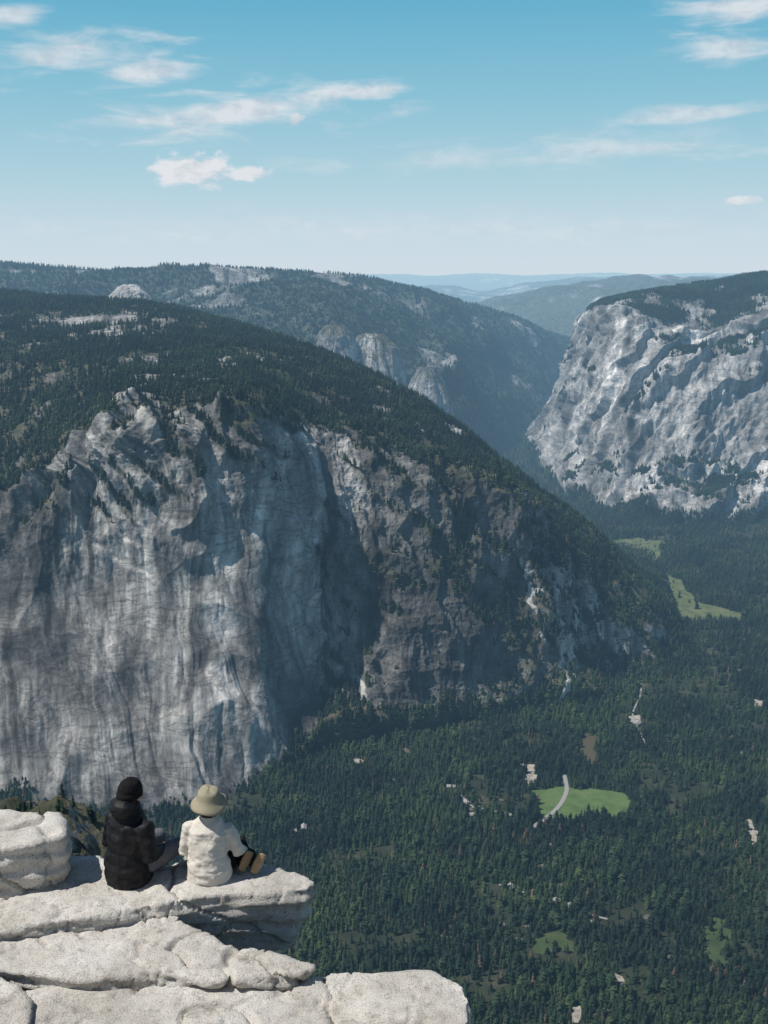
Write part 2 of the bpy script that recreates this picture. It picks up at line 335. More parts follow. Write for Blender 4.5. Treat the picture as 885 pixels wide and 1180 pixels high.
grid_mesh('granite_monolith',S,cliff_mat('monolith_material',dark=(.11,.108,.104),mid=(.25,.242,.23),light=(.42,.405,.38),stain=.8),{'veg':veg,'su':su,'tone':np.clip(.48+.55*fbm(x/260,y/260,z/360,4,77),0,1)})
pts=scatter(S,veg**2*(RR<5.05)*(cs[None,:]<6.6),36000); forest('monolith_conifer_forest',pts,rng.uniform(12,28,len(pts)),1.4)
# ------------------------------------------------------------ distant ridges
def ridge(name,pts_uv,Y,depth,zb,amp,seed,veg,res=300):
    top=np.array([P(u,v,Y) for u,v in pts_uv]); f=top.copy(); f[:,1]-=depth; f[:,0]*=(Y-depth)/Y; f[:,2]=zb
    m1=(top+f)/2; m1[:,2]+= (top[:,2]-zb)*.08
    bk=top.copy(); bk[:,1]+=depth; bk[:,2]=zb
    g=np.stack([f,m1,top,bk]); rs=steps([50,80,20]); cs=np.linspace(0,len(pts_uv)-1,res)
    S=surface(g,rs,cs); x,y,z=[S[...,i] for i in range(3)]
    S[...,2]+=fbm(x/(Y*.07),y/(Y*.07),z*0,6,seed,True)*amp
    nn=fbm(x/(Y*.03),y/(Y*.03),z/500,5,seed+3)
    grid_mesh(name,S,veg,{'veg':sstep(-.45,-.1,nn)})
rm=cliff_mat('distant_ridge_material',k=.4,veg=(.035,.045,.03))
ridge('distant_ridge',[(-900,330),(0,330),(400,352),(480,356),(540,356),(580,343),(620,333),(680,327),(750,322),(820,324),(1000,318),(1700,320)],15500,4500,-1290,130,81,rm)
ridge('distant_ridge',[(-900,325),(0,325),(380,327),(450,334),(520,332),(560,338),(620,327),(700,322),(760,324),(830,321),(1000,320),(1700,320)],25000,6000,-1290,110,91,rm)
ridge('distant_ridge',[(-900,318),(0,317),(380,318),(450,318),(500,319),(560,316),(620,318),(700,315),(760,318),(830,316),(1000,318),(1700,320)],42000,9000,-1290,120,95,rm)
# ------------------------------------------------------------ rock towers + dome
def tower(name,u,v,Y,w,zb,mat,seed,steep=2.2,nr=140,na=240,amp=42,veg_on=True):
    cx,cy,cz=P(u,v,Y); r=np.linspace(0,1,nr)[:,None]; a=np.linspace(0,2*np.pi,na)[None,:]
    R=w*r*(1+.3*fbm(np.cos(a)*1.5+seed+0*r,np.sin(a)*1.5+0*r,0*a+0*r,3,seed))
    hh=(1-r**steep)**1.0
    Z=zb+(cz-zb)*hh+0*a
    X=cx+R*np.cos(a); YY=cy+R*np.sin(a)
    S=np.stack([X,YY,Z],-1); k=w/300
    d=fbm(X/(130*k),YY/(130*k),Z/(330*k),6,seed+1,True)*amp*k; n=normals(S); n*=np.sign(n[...,2].mean()); S=S+n*(d*sstep(0,.2,r))[...,None]
    S[:,-1]=S[:,0]
    nn=fbm(X/90,YY/90,Z/90,3,seed+5); nz=np.abs(normals(S)[...,2])
    veg=sstep(.55,.7,nz+nn*.3)
    return grid_mesh(name,S,mat,{'veg':veg if veg_on else veg*0})
tm=cliff_mat('tower_material',dark=(.08,.08,.08),mid=(.21,.205,.195),light=(.40,.39,.37))
tower('granite_tower',385,376,6900,230,-900,tm,101,2.2)
tower('granite_tower',430,386,7000,230,-950,tm,105,3.)
tower('granite_tower',492,423,7300,220,-1200,tm,109,2.)
dm=cliff_mat('dome_material',dark=(.20,.20,.19),mid=(.29,.285,.27),light=(.38,.37,.35),stain=.4)
tower('granite_dome',149,329,5350,135,-185,dm,113,2.0,amp=30,veg_on=False)
# ------------------------------------------------------------ valley floor
fm,nt,b=newmat('forest_floor'); tc=N(nt,'ShaderNodeTexCoord').outputs['Object']
c=ramp(nt,noise_n(nt,tc,1/60,6,.6),[(.35,(.018,.024,.014)),(.55,(.03,.036,.02)),(.72,(.065,.06,.038))])
nt.links.new(c,b.inputs['Base Color']); add_haze(fm)
me=bpy.data.meshes.new('valley_floor'); L=150000
me.from_pydata([(-L,-L,-H),(L,-L,-H),(L,L,-H),(-L,L,-H)],[],[(0,1,2,3)]); me.materials.append(fm)
bpy.context.scene.collection.objects.link(bpy.data.objects.new('valley_floor',me))
def fuzz(poly,amp,step,seed):
    out=[];r=random.Random(seed)
    for k in range(len(poly)):
        a=np.array(poly[k]);b_=np.array(poly[(k+1)%len(poly)]); L_=np.linalg.norm(b_-a); m=max(1,int(L_/step))
        for j in range(m):
            p=a+(b_-a)*j/m; out.append((p[0]+r.uniform(-amp,amp),p[1]+r.uniform(-amp,amp)))
    return out
clear=[]
def sheet(name,uv,mat,dz,amp=8,step=25,seed=1,keep=.0):
    p=[floorY(u,v)[:2] for u,v in uv]; p=fuzz(p,amp,step,seed); clear.append((np.array(p),keep))
    bm=bmesh.new(); vs=[bm.verts.new((a,b_,-H+dz)) for a,b_ in p]; f=bm.faces.new(vs); f.normal_update()
    if f.normal.z<0: f.normal_flip()
    bmesh.ops.triangulate(bm,faces=[f]); me=bpy.data.meshes.new(name); bm.to_mesh(me); bm.free(); me.materials.append(mat)
    bpy.context.scene.collection.objects.link(bpy.data.objects.new(name,me))
def grass(name,a_,b_,c_):
    gm,nt,b=newmat(name); tc=N(nt,'ShaderNodeTexCoord').outputs['Object']
    nt.links.new(ramp(nt,noise_n(nt,tc,1/45,7,.65),[(.3,a_),(.5,b_),(.7,c_)]),b.inputs['Base Color']); return add_haze(gm)
gm=grass('meadow_grass',(.05,.085,.028),(.08,.13,.04),(.12,.15,.06)); gm2=grass('dry_meadow_grass',(.05,.07,.03),(.09,.11,.045),(.14,.14,.075)); gm3=grass('dark_meadow_grass',(.03,.045,.02),(.045,.068,.025),(.07,.085,.035))  # last grass is a darker green mix for the small lower meadows
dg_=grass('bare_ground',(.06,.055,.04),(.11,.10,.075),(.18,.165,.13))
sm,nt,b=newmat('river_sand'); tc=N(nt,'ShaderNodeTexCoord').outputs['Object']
nt.links.new(ramp(nt,noise_n(nt,tc,1/12,5),[(.35,(.19,.17,.14)),(.65,(.38,.35,.30))]),b.inputs['Base Color']); add_haze(sm)
wm,nt,b=newmat('river_water'); b.inputs['Base Color'].default_value=(.08,.065,.035,1); b.inputs['Roughness'].default_value=.25; add_haze(wm)
rm2,nt,b=newmat('road_asphalt'); b.inputs['Base Color'].default_value=(.25,.245,.235,1); add_haze(rm2)
sheet('meadow',[(615,912),(640,907),(690,909),(722,916),(728,930),(720,947),(690,938),(655,944),(622,942)],gm,1.0)
sheet('meadow',[(698,624),(735,620),(762,624),(762,642),(748,655),(728,652),(700,643)],gm2,1.0,22,40,2,.015)
sheet('meadow',[(734,660),(774,662),(794,684),(806,696),(856,708),(842,716),(782,715),(754,697),(734,676)],gm2,1.0,20,40,3,.02)
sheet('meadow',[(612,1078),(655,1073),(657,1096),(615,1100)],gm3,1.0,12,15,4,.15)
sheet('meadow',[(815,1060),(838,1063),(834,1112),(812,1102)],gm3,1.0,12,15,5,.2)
sheet('sandbar',[(600,880),(617,882),(620,892),(612,908),(604,902),(606,892)],sm,1.5,4,10,6)
sheet('sandbar',[(862,940),(868,945),(872,970),(866,978),(860,960)],sm,1.5,4,10,7)
sheet('sandbar',[(868,806),(880,808),(882,818),(868,816)],sm,1.5,4,10,8)
sheet('river',[(672,845),(690,848),(684,860),(690,878),(680,882),(668,868)],wm,.8,3,12,9)
sheet('sandbar',[(660,1158),(670,1160),(668,1180),(658,1178)],sm,1.5,2,10,10)
sheet('sandbar',[(708,1122),(716,1126),(724,1136),(716,1136)],sm,1.5,2,10,11)
sheet('sandbar',[(725,826),(737,824),(740,832),(728,834)],sm,1.5,4,10,12)
rc=random.Random(5)
for (cu,cv_,ru,rv,nn_) in ((650,1040,110,45,16),(560,925,45,25,8),(840,900,40,60,6),(420,880,60,25,6),(700,1130,90,40,8),(800,760,60,40,6),(620,1000,50,30,6)):
    for q_ in range(nn_):
        u0,v0=cu+rc.uniform(-1,1)*ru,cv_+rc.uniform(-1,1)*rv; r0=rc.uniform(2,5.5)
        sheet('clearing',[(u0+r0*rc.uniform(.6,1.5)*math.cos(t_),v0+.7*r0*rc.uniform(.5,1.3)*math.sin(t_)) for t_ in (0,.9,1.9,2.8,3.8,4.7,5.5)],sm if rc.random()<.3 else dg_,1.2,3,9,rc.randint(0,9999),.12)
def road(uv,w,name='road'):
    p=np.array([floorY(u,v)[:2] for u,v in uv]); p=pchip(p,np.linspace(0,len(p)-1,len(p)*8))
    t=np.gradient(p,axis=0); t/=np.linalg.norm(t,axis=1,keepdims=True); s=np.stack([-t[:,1],t[:,0]],1)*w/2
    a=p+s;b_=p-s; S=np.stack([np.c_[a,np.full(len(a),-H+2)],np.c_[b_,np.full(len(a),-H+2)]]); grid_mesh(name,S,rm2)
    clear.append((np.concatenate([p+s*1.9,(p-s*1.9)[::-1]]),0))
road([(650,893),(653,908),(649,922),(640,934),(628,944),(612,955)],11)
road([(520,905),(545,930),(575,940),(600,950)],5)
road([(700,1060),(660,1050),(620,1035),(575,1020)],6)
road([(740,770),(738,800),(730,830),(745,860)],5)
def inside(px,py,poly):
    ins=np.zeros(len(px),bool); j=len(poly)-1
    for i in range(len(poly)):
        xi,yi=poly[i];xj,yj=poly[j]
        c_=((yi>py)!=(yj>py))&(px<(xj-xi)*(py-yi)/((yj-yi) if yj!=yi else 1e-9)+xi); ins^=c_; j=i
    return ins
# cabins
def cabin_mats():
    w,nt,b=newmat('cabin_wall'); b.inputs['Base Color'].default_value=(.2,.15,.11,1); add_haze(w)
    r,nt,b=newmat('cabin_roof'); b.inputs['Base Color'].default_value=(.28,.27,.26,1); add_haze(r)
    k,nt,b=newmat('cabin_window'); b.inputs['Base Color'].default_value=(.03,.03,.04,1); add_haze(k)
    return w,r,k
cw,cr,ck=cabin_mats(); cab=[]
def box(bm,x0,x1,y0,y1,z0,z1,mi):
    v=[bm.verts.new(p) for p in ((x0,y0,z0),(x1,y0,z0),(x1,y1,z0),(x0,y1,z0),(x0,y0,z1),(x1,y0,z1),(x1,y1,z1),(x0,y1,z1))]
    for f in ((0,3,2,1),(4,5,6,7),(0,1,5,4),(1,2,6,5),(2,3,7,6),(3,0,4,7)): bm.faces.new([v[i] for i in f]).material_index=mi
for (u,v) in [(538,926),(548,932),(545,940),(560,934),(572,938),(585,941),(520,908),(640,1040),(655,1046),(590,1025),(350,955),(338,960),(735,835)]:
    px,py,_=floorY(u,v); bm=bmesh.new(); l,w=random.uniform(7,13),random.uniform(5,7); h=5
    box(bm,-l,l,-w,w,0,h,0)
    for sx in (-.6,-.2,.2,.6): box(bm,l*sx-.9,l*sx+.9,-w-.06,-w+.2,1.5,3.4,2)
    o=1.2; A=[bm.verts.new(p) for p in ((-l-o,-w-o,h-.3),(l+o,-w-o,h-.3),(l+o,w+o,h-.3),(-l-o,w+o,h-.3),(-l-o,0,h+4.5),(l+o,0,h+4.5))]
    for f in ((0,1,5,4),(2,3,4,5),(1,2,5),(3,0,4)): bm.faces.new([A[i] for i in f]).material_index=1
    me=bpy.data.meshes.new('cabin'); bm.to_mesh(me); bm.free()
    for m_ in (cw,cr,ck): me.materials.append(m_)
    ob=bpy.data.objects.new('cabin',me); ob.location=(px,py,-H+.05); ob.rotation_euler[2]=random.uniform(0,3); bpy.context.scene.collection.objects.link(ob); cab.append((px,py))
def valley(y0,y1,sp,frac,hmin,hmax):
    ys=np.arange(y0,y1,sp); xs_=np.arange(-.45*y1,.5*y1,sp); X,Y=np.meshgrid(xs_,ys); X=X.ravel();Y=Y.ravel()
    k=(X>-.36*Y-60)&(X<.42*Y+100); X=X[k];Y=Y[k]
    X=X+rng.uniform(-.5,.5,len(X))*sp*1.3;Y=Y+rng.uniform(-.5,.5,len(Y))*sp*1.3
    nn=fbm(X/120,Y/120,X*0,5,200); n3=fbm(X/600,Y/600,X*0,3,210)
    k=rng.random(len(X))<frac*(1-.85*sstep(.23,.42,nn+.2*n3)); X=X[k];Y=Y[k];nn=nn[k]
    for c_,keep in clear:
        m=(X>c_[:,0].min())&(X<c_[:,0].max())&(Y>c_[:,1].min())&(Y<c_[:,1].max()); ii=np.where(m)[0]
        bad=ii[inside(X[ii],Y[ii],c_)]; bad=bad[rng.random(len(bad))>keep]; kk=np.ones(len(X),bool); kk[bad]=False; X=X[kk];Y=Y[kk]
    for (a,b_) in cab:
        kk=((X-a)**2+(Y-b_)**2)>15**2; X=X[kk];Y=Y[kk]
    n=len(X); hts=(hmin+(hmax-hmin)*rng.random(n)**1.5)*(1+.4*fbm(X/90,Y/90,X*0,3,220))
    return np.c_[X,Y,np.full(n,-H)],hts
a,ah=valley(1500,3600,8.1,.96,10,32); b_,bh=valley(3600,6200,12,.96,14,34); c_,ch=valley(6200,11500,26,.95,20,36)
pts=np.concatenate([a,b_,c_]); hts=np.concatenate([ah,bh,ch*1.2])
forest('valley_conifer_forest',pts,hts,1.2)
# ------------------------------------------------------------ near lower shoulder
sh=tower('rocky_shoulder',10,945,640,150,-520,cliff_mat('shoulder_material',k=4),131,1.6)
co=np.array([v.co[:] for v in sh.data.vertices]); sel=co[rng.integers(0,len(co),130)]
forest('shoulder_conifer_trees',sel,rng.uniform(4,11,len(sel)),1.3)
# ------------------------------------------------------------ foreground granite
gr,nt,b=newmat('pale_granite'); tc=N(nt,'ShaderNodeTexCoord').outputs['Object']
c=ramp(nt,noise_n(nt,tc,1.3,6,.6),[(.3,(.47,.445,.405)),(.5,(.62,.595,.55)),(.7,(.70,.675,.63))])
c=mix(nt,.6,c,ramp(nt,noise_n(nt,tc,85,2,.6),[(.36,.2),(.42,.9),(.6,1.0)]),'MULTIPLY')
c=mix(nt,.6,c,ramp(nt,noise_n(nt,tc,9,7,.75),[(.34,.45),(.45,.88),(.6,1.0)]),'MULTIPLY')
c=mix(nt,.7,c,ramp(nt,noise_n(nt,tc,2.2,6,.7,(1,1,3)),[(.32,(.42,.39,.35)),(.42,(.86,.83,.79)),(.6,(1,1,1))]),'MULTIPLY')
nt.links.new(c,b.inputs['Base Color'])
hn=N(nt,'ShaderNodeMath',operation='ADD'); nt.links.new(noise_n(nt,tc,11,8,.75),hn.inputs[0]); nt.links.new(noise_n(nt,tc,70,3,.7),hn.inputs[1])
bump(nt,b,hn.outputs[0],.035,.6)
def evalmesh(ob,name):
    dg=bpy.context.evaluated_depsgraph_get(); me=bpy.data.meshes.new_from_object(ob.evaluated_get(dg)); ob.modifiers.clear(); ob.data=me; me.name=name; return me
def displace(me,f):
    n=len(me.vertices); co=np.empty(n*3,np.float32); me.vertices.foreach_get('co',co); co=co.reshape(-1,3)
    no=np.empty(n*3,np.float32); me.vertex_normals.foreach_get('vector',no); no=no.reshape(-1,3)
    co=co+no*f(co,no)[:,None]; me.vertices.foreach_set('co',co.reshape(-1)); me.update()
def slab(name,outline,thick,vox=.03,sm=5,seed=1,amp=1.,inset=.12):
    bm=bmesh.new(); cx=sum(p[0] for p in outline)/len(outline); cy=sum(p[1] for p in outline)/len(outline)
    t=[bm.verts.new(p) for p in outline]; bt=[bm.verts.new((cx+(p[0]-cx)*(1-inset),cy+(p[1]-cy)*(1-inset),p[2]-thick)) for p in outline]
    n=len(t); bm.faces.new(t); bm.faces.new(bt[::-1])
    for i in range(n): bm.faces.new((t[i],bt[i],bt[(i+1)%n],t[(i+1)%n]))
    bmesh.ops.recalc_face_normals(bm,faces=bm.faces); bmesh.ops.triangulate(bm,faces=bm.faces)
    me=bpy.data.meshes.new(name); bm.to_mesh(me); bm.free(); ob=bpy.data.objects.new(name,me); bpy.context.scene.collection.objects.link(ob)
    r=ob.modifiers.new('r','REMESH'); r.mode='VOXEL'; r.voxel_size=vox
    s=ob.modifiers.new('s','SMOOTH'); s.iterations=sm; s.factor=.5
    me=evalmesh(ob,name)
    def f(c,no):
        x,y,z=c.T; side=1-np.abs(no[:,2])
        return amp*(fbm(x*.9,y*.9,z*1.3,3,seed)*.05+fbm(x*3.2,y*3.2,z*4,5,seed+4,True)*.02+fbm(x*9,y*9,z*14,3,seed+6)*.008+side*fbm(x*1.5,y*1.5,z*7,4,seed+8,True)*.05
            +side*(saw((z+.15*x+.1*fbm(x,y,z,3,seed+2))/.16,.8)-.5)*.035
            -.07*sstep(.93,1.0,1-np.abs(fbm(x*.8+z,y*1.1,z*.7,3,seed+12))*2.4)-.028*sstep(.94,1.0,1-np.abs(fbm(x*2.1,y*3.1,z*2,3,seed+15))*2.2)
            -.03*sstep(.9,1.0,1-np.abs(fbm(x*.7,y*2.6,z*2,4,seed+14))*2.4) )
    displace(me,f)
    me.polygons.foreach_set('use_smooth',np.ones(len(me.polygons),bool)); me.materials.clear(); me.materials.append(gr); return ob
def ol(uvs,z): return [Pz(u,v,z) for u,v in uvs]
slab('granite_ledge',ol([(-200,985),(75,984),(150,990),(205,992),(222,982),(272,983),(296,996),(352,1010),(362,1018),(354,1026),(262,1031),(190,1040),(150,1048),(60,1062),(-200,1095)],-5.0),.52,seed=11,vox=.02,sm=2)
slab('granite_slab',ol([(-200,1100),(60,1070),(150,1054),(196,1052),(235,1074),(262,1090),(330,1102),(364,1113),(350,1120),(250,1127),(180,1120),(100,1128),(0,1116),(-200,1125)],-5.1),.22,seed=23,vox=.018,sm=2)
slab('granite_slab',ol([(28,1142),(90,1134),(180,1134),(280,1136),(370,1123),(495,1121),(530,1131),(541,1150),(540,1185),(500,1300),(20,1320)],-5.2),.7,seed=31,sm=2,vox=.02)
slab('granite_boulder',ol([(-120,1120),(0,1124),(25,1136),(36,1152),(36,1190),(20,1260),(-120,1260)],-5.13),.5,seed=41,sm=3,vox=.022)
slab('granite_boulder',ol([(-200,930),(0,931),(68,936),(73,945),(72,962),(40,972),(0,975),(-200,985)],-4.58),.52,seed=51,sm=3,inset=.02,vox=.022)
bm=bmesh.new()
prof=[(-14,-1.7),(0.3,-1.7),(2.5,-3.6),(5.4,-5.75),(8.15,-5.75),(8.1,-12),(7.6,-60),(-14,-60)]
rws=[]
for X,sc in ((-14,1),(-3,1),(-1.1,.96),(-.55,.9),(2.5,.62),(9,.4)):
    rws.append([bm.verts.new((X,yy if yy<0 else yy*sc,zz)) for yy,zz in prof])
for a_,b2 in zip(rws[:-1],rws[1:]):
    for i in range(len(prof)): j=(i+1)%len(prof); bm.faces.new((a_[i],a_[j],b2[j],b2[i]))
bm.faces.new(rws[0][::-1]); bm.faces.new(rws[-1]); bmesh.ops.recalc_face_normals(bm,faces=bm.faces); bmesh.ops.triangulate(bm,faces=bm.faces)
me=bpy.data.meshes.new('granite_outcrop'); bm.to_mesh(me); bm.free(); ob=bpy.data.objects.new('granite_outcrop',me); bpy.context.scene.collection.objects.link(ob)
r=ob.modifiers.new('r','REMESH'); r.mode='VOXEL'; r.voxel_size=.25
me=evalmesh(ob,'granite_outcrop'); displace(me,lambda c,no:fbm(c[:,0]*.6,c[:,1]*.6,c[:,2]*.6,4,77)*.15-.12)
me.materials.clear(); me.materials.append(gr)
# ------------------------------------------------------------ people
def cloth(name,col,rough=.85,sc=25,amt=.3,bmp=.01):
    m,nt,b=newmat(name); tc=N(nt,'ShaderNodeTexCoord').outputs['Object']; h=noise_n(nt,tc,sc,5,.6)
    nt.links.new(mix(nt,1.,col,ramp(nt,h,[(.3,1-amt),(.7,1)]),'MULTIPLY'),b.inputs['Base Color']); b.inputs['Roughness'].default_value=rough; bump(nt,b,h,bmp,.6); return m
skin=cloth('skin',(.45,.27,.19),.6,60,.08,.001); black=cloth('black_nylon',(.011,.011,.013),.55,18,.3,.015); knit=cloth('black_knit',(.010,.010,.011),.95,90,.3,.004)
fleece=cloth('cream_fleece',(.60,.56,.50),.95,40,.08,.012); pants=cloth('black_trousers',(.012,.012,.014),.85,30); gpants=cloth('grey_trousers',(.13,.135,.15),.85,30)
khaki=cloth('khaki_cloth',(.30,.27,.19),.9,50,.12,.004); sole=cloth('tan_sole',(.42,.29,.16),.8,50); shoe=cloth('shoe_leather',(.10,.075,.05),.8,50); hairm=cloth('dark_hair',(.02,.014,.01),.6,120,.4,.004); eyem=cloth('eye',(.02,.015,.01),.3,50)
def tube(bm,pts,rad,lat=(1,0,0),n=20):
    pts=[Vector(p) for p in pts]; rings=[]
    for i,p in enumerate(pts):
        t=(pts[min(i+1,len(pts)-1)]-pts[max(i-1,0)]).normalized(); l=Vector(lat); l=(l-t*l.dot(t))
        if l.length<.1: l=Vector((0,1,0)); l=l-t*l.dot(t)
        l.normalize(); m=t.cross(l); rx,ry=rad[i] if isinstance(rad[i],tuple) else (rad[i],rad[i])
        rings.append([bm.verts.new(p+l*rx*math.cos(a)+m*ry*math.sin(a)) for a in [k*2*math.pi/n for k in range(n)]])
    for a,b_ in zip(rings[:-1],rings[1:]):
        for i in range(n): j=(i+1)%n; bm.faces.new((a[i],a[j],b_[j],b_[i]))
    for rg,i,s in ((rings[0],0,-1),(rings[-1],-1,1)):
        r_=min(rad[i]) if isinstance(rad[i],tuple) else rad[i]
        t=(pts[1]-pts[0]).normalized() if i==0 else (pts[-1]-pts[-2]).normalized()
        c_=bm.verts.new(pts[i]+t*s*r_*.6)
        for k in range(n): j=(k+1)%n; bm.faces.new((rg[k],rg[j],c_))
    bmesh.ops.recalc_face_normals(bm,faces=bm.faces)
def ball(bm,c,r,n=16):
    M=Matrix.Translation(c)@Matrix.Diagonal((r[0],r[1],r[2],1)); bmesh.ops.create_uvsphere(bm,u_segments=n,v_segments=n//2+2,radius=1,matrix=M)
def part(name,bm,mat,parent,vox=.012,sm=4,disp=None):
    me=bpy.data.meshes.new(name); bm.to_mesh(me); bm.free(); ob=bpy.data.objects.new(name,me); bpy.context.scene.collection.objects.link(ob)
    if vox:
        r=ob.modifiers.new('r','REMESH'); r.mode='VOXEL'; r.voxel_size=vox
        s=ob.modifiers.new('s','SMOOTH'); s.iterations=sm; s.factor=.5
        me=evalmesh(ob,name)
    if disp: displace(me,disp)
    me.polygons.foreach_set('use_smooth',np.ones(len(me.polygons),bool)); me.materials.clear(); me.materials.append(mat); ob.parent=parent; return ob
def hand(bm,w,d,up,side):
    w=Vector(w);d=Vector(d).normalized();up=Vector(up);up=(up-d*up.dot(d)).normalized(); l=d.cross(up)*side
    tube(bm,[w,w+d*.03,w+d*.085],[(.026,.019),(.038,.015),(.041,.013)],l,14)
    for k,(off,ln) in enumerate(((-.031,.068),(-.010,.078),(.011,.072),(.031,.056))):
        b0=w+d*.085+l*off; tube(bm,[b0,b0+d*ln*.45,b0+d*ln*.78-up*.012,b0+d*ln*.95-up*.03],[.0095,.009,.008,.007],l,8)
    b0=w+d*.028-l*.034; tube(bm,[b0,b0+d*.03-l*.022-up*.005,b0+d*.055-l*.028-up*.014],[.012,.0105,.0085],up,8)
def person(name,loc,face,man):
    root=bpy.data.objects.new(name,None); bpy.context.scene.collection.objects.link(root)
    wob=lambda a,s:(lambda c,no:fbm(c[:,0]*s,c[:,1]*s,c[:,2]*s,4,5)*a)
    k=1.0 if man else .9
    bm=bmesh.new(); e=.018 if man else .008
    sp=[(0,-.01,-.01),(0,-.015,.03),(0,-.03,.13),(0,-.02,.26),(0,0,.38),(0,.02,.47),(0,.03,.54),(0,.045,.60)]
    rd=[(.185,.16),(.195,.165),(.182,.145),(.165,.12),(.175,.125),(.175,.12),(.13,.095),(.07,.07)]
    sp=[(a*k,b*k,c*k) for a,b,c in sp]; rd=[((a+e)*k,(b+e)*k) for a,b in rd]
    tube(bm,sp,rd,n=28)
    wr={}
    for s in (-1,1):
        sh=(s*.165*k,.03*k,.515*k); el=(s*(.25 if man else .235)*k,.0,.26*k); wri=(s*.15*k,.24*k,.20*k)
        if not man and s==1: el=(.225,.04,.24); wri=(.24,.25,.12)
        mid1=tuple((a+b)/2 for a,b in zip(sh,el)); mid2=tuple((a+b)/2 for a,b in zip(el,wri))
        r0=.068 if man else .052
        tube(bm,[sh,mid1,el,mid2,wri],[(r0*1.1),r0,(r0*.92),(r0*.8),(r0*.66)],n=16); wr[s]=(el,wri)
    if man:
        tube(bm,[(0,.03,.56),(0,.04,.62),(0,.045,.66)],[(.10,.095),(.085,.088),(.076,.08)],n=20)
        ball(bm,(0,-.055,.645),(.12,.085,.085))
        dsp=lambda c,no:.006*np.abs(np.sin(c[:,2]*math.pi/.09+c[:,0]))-.003+fbm(c[:,0]*8,c[:,1]*8,c[:,2]*11,4,5,True)*.015
    else:
        tube(bm,[(0,.03,.50),(0,.035,.54),(0,.04,.56)],[(.085,.078),(.066,.07),(.06,.062)],n=20)
        dsp=lambda c,no:fbm(c[:,0]*7,c[:,1]*7,c[:,2]*13,4,5,True)*.018
    part('jacket' if man else 'fleece_pullover',bm,black if man else fleece,root,.011,4,dsp)
    bm=bmesh.new(); tube(bm,[(0,-.02,.03),(0,-.02,.12)],[(.18*k,.14*k),(.165*k,.13*k)],n=24)
    if man: legs={-1:[(-.09,0,.09),(-.12,.24,.13),(-.13,.46,.13),(-.13,.50,-.1),(-.13,.47,-.30)],1:[(.09,0,.09),(.17,.22,.16),(.24,.42,.20),(.25,.52,-.02),(.22,.49,-.25)]}
    else: legs={-1:[(-.08,0,.08),(-.03,.2,.10),(.02,.38,.12),(.14,.27,.08),(.25,.12,.06)],1:[(.08,0,.08),(.15,.17,.12),(.21,.33,.15),(.29,.21,.11),(.36,.085,.065)]}
    for s in legs: tube(bm,legs[s],[.09*k,.085*k,.068*k,.055*k,.042*k],n=16)
    part('trousers',bm,gpants if man else pants,root,.012,4,wob(.014,9))
    for s in legs:
        a=Vector(legs[s][-1]); d=(a-Vector(legs[s][-2])).normalized()
        bm=bmesh.new(); bs=bmesh.new()
        if man:
            tube(bm,[a+Vector((0,-.03,-.05)),a+Vector((0,.06,-.06)),a+Vector((0,.18,-.085))],[(.04,.045),(.044,.04),(.04,.028)],(1,0,0),14)
            tube(bm,[a,a+Vector((0,0,-.06))],[.045,.045])
            tube(bs,[a+Vector((0,-.06,-.105)),a+Vector((0,.06,-.105)),a+Vector((0,.19,-.11))],[(.038,.014),(.046,.014),(.04,.012)],(1,0,0),14)
        else:
            d=Vector((.3,-.85,.25)).normalized(); t=Vector((.42,.25,.85)); t=(t-d*t.dot(d)).normalized()
            tube(bm,[a+d*.0-t*.03,a+d*.01+t*.04,a+d*.015+t*.11],[(.036,.04),(.04,.036),(.037,.026)],t.cross(d),14)
            tube(bs,[a+d*.045-t*.045,a+d*.05+t*.04,a+d*.045+t*.125],[(.034,.013),(.041,.013),(.036,.012)],t.cross(d),14)
        part('shoe',bm,shoe,root,.008,3); part('shoe_sole',bs,sole,root,.006,2)
    for s in (-1,1):
        el,w=wr[s]; bm=bmesh.new(); hand(bm,w,Vector(w)-Vector(el)+Vector((-s*.05,.06,.0)),(0,0,1),s); part('hand',bm,skin,root,.0045,2)
    z0=.60*k if man else .535; hy=.06
    bm=bmesh.new(); tube(bm,[(0,.04,z0-.06),(0,.055,z0+.05)],[.055*k,.052*k])
    tube(bm,[(0,hy+.035,z0+.035),(0,hy+.03,z0+.07),(0,hy+.01,z0+.12),(0,hy,z0+.17),(0,hy-.005,z0+.21),(0,hy-.005,z0+.24)],[(.028,.03),(.055,.07),(.07,.09),(.075,.095),(.068,.086),(.04,.05)],n=24)
    tube(bm,[(0,hy+.09,z0+.15),(0,hy+.115,z0+.115),(0,hy+.10,z0+.105)],[.009,.014,.012],n=10)
    for s in (-1,1): ball(bm,(s*.076,hy,z0+.125),(.01,.02,.03))
    tube(bm,[(-.022,hy+.092,z0+.078),(0,hy+.1,z0+.078),(.022,hy+.092,z0+.078)],[.005,.007,.005],(0,0,1),8)
    part('head',bm,skin,root,.007,3)
    for s in (-1,1):
        bm=bmesh.new(); ball(bm,(s*.03,hy+.085,z0+.145),(.012,.009,.008)); part('eye',bm,eyem,root,0)
    bm=bmesh.new()
    tube(bm,[(0,hy-.03,z0+.04 if man else z0+.0),(0,hy-.03,z0+.1),(0,hy-.02,z0+.17),(0,hy-.015,z0+.22)],[(.06,.05),(.078,.072),(.08,.085),(.06,.07)],n=20)
    part('hair',bm,hairm,root,.008,3,wob(.006,40))
    bm=bmesh.new()
